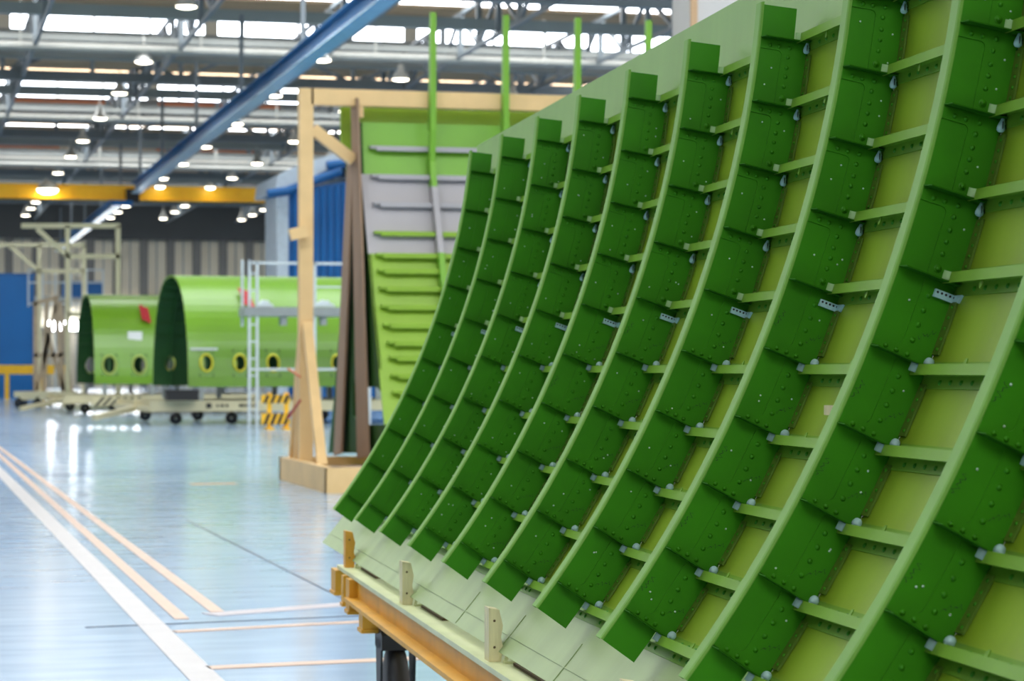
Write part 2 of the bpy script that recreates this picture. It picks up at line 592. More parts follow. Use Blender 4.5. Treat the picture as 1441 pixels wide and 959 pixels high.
# stringers
for j in range(10):
    tc = TH[j] + (.18 if j < 5 else -.20)
    rr = Rad(tc)

    def S(dr, dt, y, tc=tc):
        p = P(dr, tc, y) + et(tc) * dt
        return p
    s_ = MB()
    prof = [(.0745, -.0085), (.0745, .0085), (.0767, .0085), (.0767, .0012), (DS - .0022, .0012), (DS - .0024, .021), (DS, .021),
            (DS, -.021), (DS - .0024, -.021), (DS - .0022, -.0012), (.0767, -.0012), (.0767, -.0085)]
    s_.prism([S(a, c, YN) for a, c in prof], (0, YF - .02 - YN, 0))
    for k in range(5, 12):                 # rivet rows on the foot of the stringer
        yw = Y9 + (9 - k) * PITCH - .036
        for q in range(11):
            y = yw - .075 - q * .041
            if y < YN + .01:
                continue
            for sg in (-1, 1):
                s_.dome(S(DS - .0024, sg * .0115, y), -er(tc), .0046, .0034, 6, 1)
    st = s_.build('stringer', [M_STRG, M_WEB], panel, PB)
    for k in range(6, 11):                 # small paint-run tabs on the stringers
        yw = Y9 + (9 - k) * PITCH - .036
        if (k + j) % 5 == 0:
            continue
        y = yw - .14 - .12 * ((k * 3 + j * 7) % 5) / 5
        sg = -1 if j < 5 else 1
        t = MB(); ctr = S(.080, sg * .010, y)
        ux, uy = et(tc) * sg, Vector((0, 1, 0))
        pts = [ctr + ux * (a * .009) + uy * (c * .005) for a, c in ((-1, -1), (-1, 1), (.5, 1), (1, .5), (1, -.5), (.5, -1))]
        t.prism(pts, er(tc) * .0015)
        t.build('hanging_tab', M_STRG, st, PB)

# frames
def squiggle(mb, c, du, dv, mi):
    n = 13; pts = []
    for i in range(n):
        t = i / (n - 1)
        pts.append(c + du * (t * .030) + dv * (.0035 * math.sin(t * 26 + c.x * 90) + .002 * math.sin(t * 61)))
    for a, e in zip(pts[:-1], pts[1:]):
        w = dv * .0006
        mb.add([a - w, e - w, e + w, a + w], [(0, 1, 2, 3)], mi)


for k in range(1, 12):
    yf = Y9 + (9 - k) * PITCH
    yw = yf - .036
    n = 60
    w = MB()
    arc_bar(w, .001, DS - .001, yw, yw + .003, TH[9], TH[0], n - 6)
    arc_bar(w, .001, .069, yw, yw + .003, TH[0], TOPW, 4)
    arc_bar(w, .001, .069, yw, yw + .003, BOTW, TH[9], 4)
    fine = k >= 3
    for j in range(10):
        t_top = TH[j]; t_bot = TH[j + 1] if j < 9 else BOTW
        bay = t_top - t_bot
        if j == 9:
            continue
        up = j < 4

        def Q(r, bq, dy=0.0, t_bot=t_bot, bay=bay):
            return P(r, t_bot + bay * bq, yw - dy)
        # doubler plate: along one ledge and along the skin side, with a rounded inner corner
        rc = .047; bb = .84 if up else .15
        pts = []
        if up:
            pts = [(.003, .975), (DS - .004, .975), (DS - .004, .04), (rc, .04)]
            for i in range(5):
                a = PI * .5 * i / 4
                pts.append((rc - .009 * (1 - math.cos(a)), bb - .07 + .07 * math.sin(a)))
            pts.append((.003, bb))
        else:
            pts = [(.003, .03), (DS - .004, .03), (DS - .004, .90), (.086, .97), (rc, .97)]
            for i in range(5):
                a = PI * .5 * i / 4
                pts.append((rc - .009 * (1 - math.cos(a)), bb + .07 - .07 * math.sin(a)))
            pts.append((.003, bb))
        poly = [Q(a, c, .0022) for a, c in pts]
        w.prism(poly, (0, .0024, 0))
        # rivets
        col = [.76, .60, .46, .31, .13] if up else [.80, .62, .44, .25]
        row = [(.022, .90), (.040, .90), (.062, .90)] if up else [(.060, .075), (.042, .075), (.024, .075)]
        nn = (0, -1, 0)
        sz = 6 if k < 6 else 8
        if fine:
            for q in col:
                w.dome(Q(.060, q, .0022), nn, .0045, .0040, sz)
            for a, c in row:
                w.dome(Q(a, c, .0022), nn, .0042, .0036, sz)
            if up:
                w.lathe(Q(.060, .13, .0014), [(.0066, .0), (.0066, .0012), (.004, .0012)], 10, 0, nn)
        rnd = random.Random(k * 31 + j)
        for q in range(rnd.choice((1, 2, 2, 3))):
            w.dome(Q(rnd.choice((.022, .032, .077, .08)) + rnd.uniform(-.003, .003), rnd.uniform(.12, .75), .0022), nn, .0019, .0016, 6, 1)
        if k >= 5 and not up:
            squiggle(w, Q(.066, .30, .0026), er(t_bot) * .8 + et(t_bot) * .6, et(t_bot), 2)
            if rnd.random() < .4:
                squiggle(w, Q(.008, .35, .0004), et(t_bot) + er(t_bot) * .2, er(t_bot), 2)
    frame = w.build('frame', [M_WEB, M_DOT, M_PEN], panel, PB)
    # inner cap strip in pale green, some ceiling sheen put into its colour
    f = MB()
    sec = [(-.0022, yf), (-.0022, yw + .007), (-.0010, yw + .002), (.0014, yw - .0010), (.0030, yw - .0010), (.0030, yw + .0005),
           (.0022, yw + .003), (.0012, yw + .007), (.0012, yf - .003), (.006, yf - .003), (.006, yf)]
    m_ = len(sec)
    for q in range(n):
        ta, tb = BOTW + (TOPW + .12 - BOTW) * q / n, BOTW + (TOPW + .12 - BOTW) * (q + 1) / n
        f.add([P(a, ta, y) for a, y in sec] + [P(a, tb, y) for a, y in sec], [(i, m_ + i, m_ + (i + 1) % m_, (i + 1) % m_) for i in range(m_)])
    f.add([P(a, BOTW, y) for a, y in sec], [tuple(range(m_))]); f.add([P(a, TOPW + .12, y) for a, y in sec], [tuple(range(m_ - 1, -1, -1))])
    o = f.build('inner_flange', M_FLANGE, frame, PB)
    o['label'] = 'pale green curved inner flange'
    # foot of the frame on the skin, riveted, one piece per bay
    for j in range(9):
        f = MB()
        t1 = TH[j] - .55; t0 = TH[j + 1] + .55
        arc_bar(f, DS - .0045, DS - .001, yw - .027, yw, t0, t1, 4)
        if k >= 4:
            for q in range(5):
                f.dome(P(DS - .0045, t0 + (t1 - t0) * (.1 + .2 * q), yw - .017), -er(t0), .0034, .0022, 6, 1)
        f.build('skin_clip', [M_CLIP, M_WEB], frame, PB)
    # radial ledges, tabs and sealed fasteners
    for j in range(10):
        th = TH[j]
        l = MB()
        e = et(th); up = j < 5
        r1 = .094 if up else .090
        a = P(.002, th, yw); c = P(r1, th, yw)
        l.prism([a, c, c + Vector((0, -.026, 0)), a + Vector((0, -.026, 0)) + er(th) * .004], e * .0018)
        l.build('stiffener', M_LEDGE, frame, PB)
        # tab at the end of the stringer
        t = MB()
        sg = 1 if up else -1
        ctr = P(.072, th, yw - .020) + e * (.0095 * sg if up else -.006)
        arc = []
        for i in range(6):
            an = -.2 + 1.5 * i / 5
            arc.append(ctr + er(th) * (.010 * math.sin(an) - .004) + Vector((0, -1, 0)) * (.010 * (1 - math.cos(an)) - .002))
        inn = [p + er(th) * -.0016 + Vector((0, -.0012, 0)) for p in reversed(arc)]
        if up:
            t.prism([p - e * .0065 for p in arc + inn], e * .013, 0, False)
        else:
            t.prism([p - e * .0075 for p in arc + inn], e * .013, 0, False)
        o = t.build('end_tab', M_TABU if up else M_TABL, frame, PB)
        # sealed fastener
        s_ = MB()
        sd = -1 if up else 1
        if j == 4:
            ctr = P(.086, th, yw - .004) - e * .019
            x = er(th); y = Vector((0, -1, 0))
            s_.prism([ctr - x * .021 - e * .006, ctr + x * .013 - e * .006, ctr + x * .013 + e * .006, ctr - x * .021 + e * .006], y * .006)
            s_.prism([ctr + x * .0135 - e * .006, ctr + x * .0135 + e * .006, ctr + x * .0135 + e * .006 + y * .034, ctr + x * .0135 - e * .006 + y * .026], -x * .004)
            for i in range(5):
                s_.dome(ctr + x * (-.017 + .0068 * i) + y * .006 + e * .002, y, .0021, .0015, 6, 1)
        else:
            ctr = P(.0915, th, yw - .016) + e * ((.004 if not up else .006) * sd)
            if up:
                s_.lathe(ctr, [(.0001, -.006), (.0028, -.006), (.0036, -.002), (.0055, .003), (.0066, .008), (.0062, .012), (.004, .0145), (.0001, .0155)], 12, 0, e * sd)
                s_.beam(ctr + Vector((-.0012, -.0062, .001)), ctr + Vector((-.0022, -.0060, -.010)), .0012, .0016, 1)
                s_.beam(ctr + Vector((.0026, -.0056, -.004)), ctr + Vector((.0030, -.0054, -.011)), .0009, .0014, 1)
            else:
                s_.lathe(ctr, [(.0001, .000), (.0070, .000), (.0078, .003), (.0074, .007), (.0055, .0105), (.003, .0122), (.0001, .0125)], 12, 0, e * sd)
                for lx in (-.0050, .0015, .0050):
                    s_.beam(ctr + er(th) * lx - Vector((0, .0040, 0)), ctr + er(th) * lx - Vector((0, .0040, 0)) - e * .005, .0028, .004)
        s_.build('sealant_cap', [M_CAP, M_DARK], frame, PB)

# ================================================================== CART UNDER THE PANEL
cart = thing('transport_cart', 'yellow wheeled transport cart with wooden stakes carrying the big green panel', 'cart', rot @ Vector((1.3, 5.1, 0)), PROT)
CB = (1.3, 5.1, 0)
XB, ZB = .899, .490
t = MB()                                            # channel beam
t.prism([(XB + .012, YN - .1, ZB - .012), (XB + .012, YN - .1, ZB - .066), (XB - .024, YN - .1, ZB - .066), (XB - .024, YN - .1, ZB - .078),
         (XB + .022, YN - .1, ZB - .078), (XB + .022, YN - .1, ZB - .012)], (0, 7.05 - YN + .1, 0))
t.build('side_beam', M_YEL, cart, CB)
t = MB(); t.box((XB, YN - .1, ZB - .012), (XB + .075, 7.42, ZB)); t.build('top_plate', M_CREAMP, cart, CB)
for y0, y1, z0 in ((7.36, 7.47, .40), (7.16, 7.21, .385), (7.02, 7.10, .375), (6.72, 6.80, .352)):
    t = MB(); t.box((XB - .012, y0, z0), (XB + .05, y1, ZB - .013 if z0 > .36 else .411))
    t.box((XB - .016, y0 - .004, z0), (XB + .054, y1 + .004, z0 + .01))
    t.build('bracket', M_YEL, cart, CB)
for i, y in enumerate((7.30, 6.12, 4.90, 3.70, 2.52)):
    t = MB(); x0 = XB + .012
    pr = [(x0, y, ZB), (x0 + .026, y, ZB), (x0 + .030, y, ZB + .03), (x0 + .026, y, ZB + .05), (x0 + .030, y, ZB + .075), (x0 + .022, y, ZB + .108), (x0, y, ZB + .112)]
    t.prism(pr, (0, .05, 0))
    for z in (.03, .085):
        t.dome((x0 + .012, y, ZB + z), (0, -1, 0), .003, .0015, 6, 1)
    t.build('stake', [M_ORNW if i == 0 else M_CREAMW, M_BROWN], cart, CB)
    t = MB(); pts = []
    for q in range(9):
        a = PI * q / 8
        pts.append(Vector((x0 + .042 + .012 * math.cos(a), y - .03, ZB + .004 + .022 * math.sin(a))))
    t.pipe(pts, .004, 8); t.box((x0 + .026, y - .04, ZB), (x0 + .058, y - .02, ZB + .005))
    t.build('shackle', M_CREAMP, cart, CB)
    t = MB(); t.box((XB + .05, y - .40, ZB), (XB + .085, y - .07, ZB + .006)); t.build('pad', M_BROWN, cart, CB)
# hidden side of the cart: cross beams, far beam, back supports touching the skin
t = MB(); t.box((1.86, YN - .1, .38), (1.94, 7.2, ZB - .02)); t.build('back_beam', M_YEL, cart, CB)
for y in (6.9, 5.3, 3.7, 2.3):
    t = MB(); t.box((XB + .03, y - .04, .40), (1.86, y + .04, .47)); t.build('cross_beam', M_YEL, cart, CB)
    t = MB(); t.box((1.86, y - .04, ZB - .02), (1.94, y + .04, 1.72)); t.build('upright', M_YEL, cart, CB)
    for z in (1.0, 1.6):
        thp = math.degrees(math.asin((z - ZC) / 2.45))
        xs = P(DS + .0035, thp, y).x
        t = MB(); t.box((xs + .012, y - .05, z - .04), (1.86, y + .05, z + .04)); t.build('support_arm', M_CREAMW, cart, CB)
for x in (.982, 1.84):
    for y in (6.72, 3.0):
        wz = .16
        t = MB()
        t.prism([(x - .05, y - .07, .31), (x - .05, y - .07, .35), (x - .05, y - .04, .375), (x - .05, y + .04, .375), (x - .05, y + .07, .35), (x - .05, y + .07, .31)], (.1, 0, 0)); t.box((x - .03, y - .04, .375), (x + .03, y + .04, .412))
        for sx in (-1, 1):
            t.prism([(x + sx * .044, y - .055, .335), (x + sx * .044, y + .055, .335), (x + sx * .044, y + .03, .14), (x + sx * .044, y - .03, .14)], (sx * .006, 0, 0))
        fk = t.build('caster_fork', M_BLACK, cart, CB)
        t = MB()
        t.lathe((x - .036, y, wz), [(.03, .012), (.12, .012), (.152, .016), (.16, .024), (.16, .048), (.152, .056), (.12, .060), (.03, .060)], 28, 0, (1, 0, 0))
        t.tube((x - .045, y, wz), (x + .045, y, wz), .03, 12)
        o = t.build('wheel', M_DARK, cart, CB); o['label'] = 'dark rubber wheel'

# ================================================================== SECOND PANEL IN ITS STAND
def cpoly(px, u, du):
    return [onu(x, y, u) for x, y in px], (du, 0, 0)


US = 4.22
stand = thing('panel_stand', 'cream steel stand with a base box and tall posts holding the upright green panel', 'stand', (5.2, 22.3, 0))
SB = (5.2, 22.3, 0)
bl = onf(467, 695); bf = onf(389, 677)
u0, v0, v1 = 3.575, bl.y, 23.6
t = MB()
t.box((u0, v0, 0), (u0 + .09, v1, .225)); t.box((7.3, v0, 0), (7.39, v1, .225)); t.box((u0, v0 - .001, 0), (7.39, v0 + .09, .225)); t.box((u0, v1 - .09, 0), (7.39, v1, .225))
t.build('base_frame', M_STAND, stand, SB)
t = MB(); t.box((u0 + .09, v0 + .09, .04), (7.3, v1 - .09, .14)); t.build('base_floor', M_STANDB, stand, SB)
vp = 22.7
top = onv(428, 125, vp).z
for u in (u0 + .05, 7.22):
    t = MB(); t.box((u, vp - .07, .2), (u + .13, vp + .07, top)); t.build('post', M_STAND, stand, SB)
    for y in (21.75, 23.1, 23.42):
        t = MB(); t.beam((u + .065, vp + (.1 if y > vp else -.1), 1.52), (u + .065, y, .2), .09, .09, up=(1, 0, 0)); t.build('brace', M_STAND, stand, SB)
t = MB(); t.box((u0 + .03, vp - .07, top), (7.35, vp + .07, top + .0)) if False else t.box((u0 + .16, vp - .07, top - .155), (7.22, vp + .07, top)); t.build('top_beam', M_STAND, stand, SB)
for za, zc_ in ((1.10, 1.02), (.62, .80)):
    t = MB(); t.beam((u0 + .01, 23.1, za), (u0 + .01, 22.35, zc_), .015, .018); t.build('strap', M_RED if za < 1 else M_RUST, stand, SB)
a = onv(440, 182, vp); c = onv(497, 226, vp)
t = MB(); t.beam(a, c, .11, .10, up=(0, 1, 0)); t.build('brace', M_STAND, stand, SB)
a = onv(408, 331, vp - .15); c = onv(432, 325, vp - .15)
t = MB(); t.beam(a, c, .10, .11); t.build('stop_block', M_STAND, stand, SB)
a = onv(503, 150, vp); t = MB(); t.box((a.x - .03, vp - .06, onv(503, 166, vp).z), (a.x + .05, vp + .06, top - .155)); t.build('stop_block', M_STAND, stand, SB)
for px in ([(493, 138), (502, 138), (518, 642), (502, 646)], [(488, 230), (496, 230), (480, 638), (469, 642)]):
    q, d = cpoly(px, US - .06, .02)
    t = MB(); t.prism(q, d); t.build('board', M_STANDB, stand, SB)

p2 = thing('upright_fuselage_section', 'upright green and grey aircraft panel with short stringers standing in the cream stand', 'fuselage section', (5.6, 22.0, .2))
PB2 = (5.6, 22.0, .225)
p2.location.z = .225
prof = [(505, 172), (506, 205), (508, 245), (513, 300), (518, 357), (524, 430), (533, 520), (541, 600), (546, 650)]
pp = [onu(x, y, US) for x, y in prof]
LEN = 2.95
skb = MB()
for i in range(len(pp) - 1):
    a, c = pp[i], pp[i + 1]
    mi = 0 if i < 2 else (1 if i < 4 else 2)
    L = Vector((LEN, 0, 0)); T = Vector((0, .02, 0))
    skb.hexa([a, c, c + T, a + T, a + L, c + L, c + L + T, a + L + T], mi)
o = skb.build('skin', [M_P2G, M_P2GREY, M_P2Y], p2, PB2)
tb = MB(); a = onv(479, 151, 23.0); c = onv(505, 176, 23.0)
tb.box((a.x, 22.98, c.z - .3), (a.x + 3.3, 23.02, a.z)); tb.build('top_plate', M_P2Y, p2, PB2)
side = MB()
LB = [(480, 152), (487, 250), (488, 313), (481, 420), (476, 480), (470, 560), (462, 638)]
q = [onu(x, y, US) for x, y in LB + [(497, 638), (497, 172)]]
side.prism(q, (.03, 0, 0))
q = [onu(x, y, US) for x, y in [(497, 172), (497, 530), (501, 545), (531, 545), (536, 552), (533, 520), (524, 430), (518, 357), (508, 245), (505, 172)]]
side.prism(q, (.03, 0, 0))
q = [onu(x, y, US) for x, y in [(497, 585), (497, 638), (545, 638), (541, 598), (505, 598)]]
side.prism(q, (.03, 0, 0))
side.build('side_plate', M_P2D, p2, PB2)


def face_v(z):
    for a, c in zip(pp[:-1], pp[1:]):
        if c.z <= z <= a.z:
            t = (z - c.z) / (a.z - c.z)
            return c.y + (a.y - c.y) * t
    return pp[0].y if z > pp[0].z else pp[-1].y


for i, (xs, y) in enumerate([(521, 207), (523, 247), (526, 286), (527, 327), (530, 358), (532, 380), (535, 405), (537, 431), (540, 457), (546, 482), (549, 503), (551, 528), (553, 552)]):
    g = onv(xs, y, 22.0)
    for it in range(3):
        g = onv(xs, y, face_v(g.z) - .06)
    v = face_v(g.z)
    t = MB()
    t.box((g.x, v - .075, g.z - .012), (US + LEN - .1, v + .005, g.z + .012))
    t.box((g.x + .06, v - .085, g.z - .035), (US + LEN - .1, v - .068, g.z + .012))
    t.build('stringer', M_P2GREY if i < 3 else M_P2Y, p2, PB2)
u615 = 4.875
for kf in range(4):
    u = u615 + kf * .725
    ztop = onv(614, 8, 22.1).z
    pts = [(ztop, face_v(3.0) - .14), (3.4, face_v(3.0) - .14)] + [(z, face_v(z) - .13) for z in (3.1, 2.85, 2.5, 2.2, 1.9, 1.6, 1.2, .8, .4)]
    t = MB()
    for (za, va), (zc, vc) in zip(pts[:-1], pts[1:]):
        zm = (za + zc) / 2
        mi = 1 if (2.15 < zm < 2.85) else 0
        t.hexa([(u, va, za), (u, vc, zc), (u, vc + .13, zc), (u, va + (.13 if za < 3.3 else .05), za),
                (u + .012, va, za), (u + .012, vc, zc), (u + .012, vc + .13, zc), (u + .012, va + (.13 if za < 3.3 else .05), za)], mi)
        t.hexa([(u, va - .006, za), (u, vc - .006, zc), (u, vc, zc), (u, va, za),
                (u + .055, va - .006, za), (u + .055, vc - .006, zc), (u + .055, vc, zc), (u + .055, va, za)], mi)
    t.build('frame', [M_P2G, M_P2GREY], p2, PB2)

# ================================================================== FUSELAGE SHELLS FAR BEHIND
def shell(name_label, near_px, far_px, ybot, ytop, D, length, ring_mat, wins, scale, hole_r):
    N = onv(near_px, ybot, D); Fq = onv(far_px, ybot, D + 4.0 * scale)
    N.z = Fq.z = onv(near_px, ybot, D).z
    zt = onv((near_px + far_px) / 2, ytop, D + 2 * scale).z
    e = (Fq - N); half = e.length / 2; ed = e.normalized(); ax = Vector((ed.y, -ed.x, 0))
    mid = (N + Fq) / 2; H = zt - N.z
    root = thing('fuselage_shell', name_label, 'fuselage section', (mid.x, mid.y, N.z))
    base = (mid.x, mid.y, N.z)
    n = 40
    prof = []
    for i in range(n + 1):
        a = PI * i / n
        c_, s_ = math.cos(a), math.sin(a)
        prof.append((-half * (abs(c_) ** .80) * (1 if c_ > 0 else -1), H * (abs(s_) ** .95)))
    wz = onv(300, 514, D).z - N.z

    def pt(i, y, off=0.0):
        x, z = prof[i]
        f = 1 - off / half
        return mid + ed * (x * f) + ax * y + Vector((0, 0, z * f))
    hole = hole_r
    # outer skin as strips with openings cut for the windows on the two flanks
    ys = [0.0]
    for w in wins:
        ys += [w - hole * .72, w + hole * .72]
    ys.append(length)
    zi = [i for i in range(n + 1) if prof[i][1] < wz - hole]
    zl, zr = None, None
    lo = max(i for i in range(n // 2) if prof[i][1] <= wz - hole * .9)
    hi = min(i for i in range(n // 2) if prof[i][1] >= wz + hole * .9)
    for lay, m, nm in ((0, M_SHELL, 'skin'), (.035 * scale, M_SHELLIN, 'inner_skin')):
        s_ = MB()
        for q in range(len(ys) - 1):
            cut = q % 2 == 1
            for i in range(n):
                if cut and (lo <= i < hi or lo <= n - 1 - i < hi):
                    continue
                s_.add([pt(i, ys[q], lay), pt(i + 1, ys[q], lay), pt(i + 1, ys[q + 1], lay), pt(i, ys[q + 1], lay)], [(0, 1, 2, 3)], 0, True)
        if lay == 0:
            for i in range(n):
                for y in (0.0, length):
                    s_.add([pt(i, y), pt(i + 1, y), pt(i + 1, y, .035 * scale), pt(i, y, .035 * scale)], [(0, 1, 2, 3)], 0)
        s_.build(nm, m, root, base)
    # ribs inside
    k = 0; y = .35
    while y < length:
        rb = MB()
        for i in range(n):
            o = [pt(i, y, .035), pt(i + 1, y, .035), pt(i + 1, y, .13), pt(i, y, .13)]
            rb.prism(o, ax * .03)
        rb.build('frame', M_SHELLIN, root, base)
        y += .55 * scale; k += 1
        if k > 5:
            break
    for i in range(2, n - 1, 2):
        if lo <= i <= hi or lo <= n - i <= hi:
            continue
        st = MB(); st.beam(pt(i, .02, .05), pt(i, length, .05), .03, .05); st.build('stringer', M_SHELLIN, root, base)
    # window surrounds: an annular plate that fills the cut, with an oval opening and a raised ring
    for w in wins:
        for flank in (0, 1):
            i0, i1 = (lo, hi) if flank == 0 else (n - lo, n - hi)
            A, B = pt(i0, w), pt(i1, w)
            c0 = (A + B) / 2; upv = (B - A) / 2; hv = upv.length; upn = upv.normalized()
            hw = hole * .72
            nr = upn.cross(ax) if flank == 0 else ax.cross(upn)
            m_ = 20
            fr = MB(); vs = []
            for i in range(m_):
                a = 2 * PI * i / m_
                cx_, sx_ = math.cos(a), math.sin(a)
                sc_ = 1 / max(abs(cx_), abs(sx_))
                vs.append(c0 + ax * (hw * cx_ * sc_) + upn * (hv * sx_ * sc_))
            for i in range(m_):
                a = 2 * PI * i / m_
                vs.append(c0 + ax * (hole * .56 * math.cos(a)) + upn * (hole * .80 * math.sin(a)))
            fr.add(vs, [(i, (i + 1) % m_, m_ + (i + 1) % m_, m_ + i) for i in range(m_)], 0)
            ring = []
            for rr_, off in ((.58, 0), (.72, .02), (.60, .04), (.50, .02)):
                for i in range(m_):
                    a = 2 * PI * i / m_
                    ring.append(c0 + ax * (hole * rr_ * .98 * math.cos(a)) + upn * (hole * (rr_ + .22) * math.sin(a)) + nr * (off * (1 if nr.dot(c0 - mid) > 0 else -1)))
            fs_ = []
            for l in range(4):
                for i in range(m_):
                    fs_.append((l * m_ + i, l * m_ + (i + 1) % m_, ((l + 1) % 4) * m_ + (i + 1) % m_, ((l + 1) % 4) * m_ + i))
            fr.add(ring, fs_, 1, True)
            sgn = 1 if nr.dot(c0 - mid) > 0 else -1
            vin = [p - nr * (.04 * sgn) for p in vs]
            vin = [c0 + (p - c0) * 1.12 if q < m_ else p for q, p in enumerate(vin)]
            fr.add(vin, [(i, (i + 1) % m_, m_ + (i + 1) % m_, m_ + i) for i in range(m_)], 2)
            fr.build('window_frame', [M_SHELL, ring_mat, M_SHELLIN], root, base)
    return root, mid, ed, ax, N, half


shA = shell('nearer bright green half fuselage shell with yellow ringed windows on a cream cart', 265, 215, 545, 388, 46.5, 6.6, M_RINGY,
            [.36, 1.02, 1.68, 2.98, 3.65, 4.9], 1.0, .20)
shB = shell('farther half fuselage shell at left, smaller and partly hidden by the nearer shell', 133, 108, 541, 415, 59.0, 5.0, M_RINGG,
            [.36, 1.09, 1.8, 2.5, 3.2], 1.0, .275)


def axis_pt(sh, along, across, z):       # across: 0 near flank, 1 far flank
    root, mid, ed, ax, N, half = sh
    p = N + ax * along + ed * (2 * half * across)
    return Vector((p.x, p.y, z))


def shell_cart(sh, label, length, y_bed0, y_bed1, D, black_box):
    root, mid, ed, ax, N, half = sh
    ct = thing('shell_cart', label, 'cart', (mid.x, mid.y, 0)); base = (mid.x, mid.y, 0)
    z1 = N.z - .26
    z0 = z1 - .22
    for ac in (-.02, .5, 1.02):
        t = MB(); t.beam(axis_pt(sh, -.75, ac, (z0 + z1) / 2), axis_pt(sh, length, ac, (z0 + z1) / 2), .14, .2); t.build('long_beam', M_CARTC, ct, base)
    for al in (-.7, 1.2, 3.1, 5.0):
        if al < length:
            t = MB(); t.beam(axis_pt(sh, al, -.02, z0 + .05), axis_pt(sh, al, 1.02, z0 + .05), .16, .1); t.build('cross_beam', M_CARTC, ct, base)
    for al in (.25, 1.4, 2.6, 3.8, 5.4):
        if al < length:
            for ac in (0.0, 1.0):
                t = MB(); t.beam(axis_pt(sh, al, ac, z1), axis_pt(sh, al, ac, N.z), .1, .12); t.build('rest_pad', M_GREY, ct, base)
    for al in (-.2, .9, 3.6):
        for ac in (.06, .94):
            c = axis_pt(sh, al, ac, .13)
            t = MB(); t.lathe(c - ed * .05, [(.02, 0), (.12, .01), (.12, .09), (.02, .1)], 18, 0, ed)
            t.beam(c + Vector((0, 0, .05)), Vector((c.x, c.y, z0)), .06, .07); t.build('wheel', M_BLACK, ct, base)
    # draw bar
    t = MB(); t.beam(axis_pt(sh, -.75, .4, z0 + .05), axis_pt(sh, -1.7, .2, z0 - .12), .1, .1); t.build('draw_bar', M_CARTC, ct, base)
    return ct, z1


cA, zA = shell_cart(shA, 'cream cart with black wheels carrying the nearer green shell', 6.5, 0, 0, 46.5, True)
cB, zB = shell_cart(shB, 'cream cart carrying the farther green shell, hazard board at its end', 4.8, 0, 0, 59, False)
# marking plate with small unreadable bars on the side of the nearer cart
t = MB(); q0 = axis_pt(shA, .3, -.04, zA - .1)
for i, (a, w) in enumerate(((.02, .1), (.22, .04), (.30, .06), (.40, .05), (.66, .10), (.78, .05), (.86, .06), (.95, .07))):
    p = axis_pt(shA, .3 + a, -.043, zA - .1); r = axis_pt(shA, .3 + a + w, -.043, zA - .1)
    t.beam(p, r, .012, .09 if i == 0 else .045)
t.build('marking', M_BLACK, cA, (shA[1].x, shA[1].y, 0))
# hazard board at the end of the farther cart
hz = MB(); a = onv(131, 572, 57.6); c = onv(192, 559, 57.6)
hz.box((a.x, 57.6, a.z), (c.x, 57.66, c.z), 0)
for i in range(6):
    x = a.x + (c.x - a.x) * (i + .15) / 6; w = (c.x - a.x) / 14; s_ = (c.z - a.z) * .9
    hz.prism([(x, 57.59, a.z), (x + w, 57.59, a.z), (x + w + s_, 57.59, c.z), (x + s_, 57.59, c.z)], (0, .012, 0), 1)
hz.build('hazard_board', [M_CARTC, M_BLACK], cB, (shB[1].x, shB[1].y, 0))
# black box lying on the nearer cart
p = onv(233, 551, 46.2); q = onv(277, 565, 46.2)
t = MB(); t.box((p.x, 45.9, zA + .006), (q.x, 46.4, zA + .2)); t.box((p.x - .01, 45.89, zA + .16), (q.x + .01, 46.41, zA + .21))
tag(t.build('tool_case', M_BLACK), 'black flat case on the left end of the nearer shell cart', 'case')

# red cloth flags hung on the shells
def red_flag(px, py, w, h, D, n, label, lean, fw):
    root = thing('red_flag', label, 'flag', onv(px, py, D))
    base = onv(px, py, D)
    for i in range(n):
        t = MB(); a = onv(px + i * w * 1.15, py + i * 3, D)
        k = D / FPX
        pts = [a, a + Vector((w * k, 0, -.02)), a + Vector(((w + lean) * k, -fw, -h * k)), a + Vector((lean * k, -fw, -h * k + .02))]
        t.prism(pts, (0, -.02, 0)); t.build('ribbon', M_RED, root, base)


red_flag(195, 429, 6, 23, 59.70, 2, 'dark red streamers taped on the farther green shell', 3, .34)
red_flag(334, 405, 7, 26, 47.26, 2, 'red streamers taped on the nearer green shell by the ladder', 7, .32)
def sticker(sh, px0, py0, px1, py1, D, name):
    a = onv(px0, py1, D); c = onv(px1, py0, D)
    t = MB(); t.box((a.x, D - .012, a.z), (c.x, D + .012, c.z)); t.build(name, M_WHITE, sh[0], tuple(sh[0].location))


sticker(shA, 268, 490, 306, 493, 46.58, 'marking_strip')
sticker(shA, 274, 466, 281, 470, 46.75, 'paper_sheet')
sticker(shB, 180, 467, 200, 479, 59.24, 'paper_sheet')


# ================================================================== WORK PLATFORM BY THE NEARER SHELL
DP = 44.6
wp = thing('work_platform', 'pale grey work platform with ladder and handrails standing before the nearer shell', 'platform', (onv(360, 590, DP).x, DP, 0))
WB = (onv(360, 590, DP).x, DP, 0)
def pxb(px, y0, y1, v, w=.05):
    t = MB(); a = onv(px, y0, v); c = onv(px, y1, v); t.beam((a.x, v, a.z), (a.x, v, max(c.z, 0)), w, w); return t


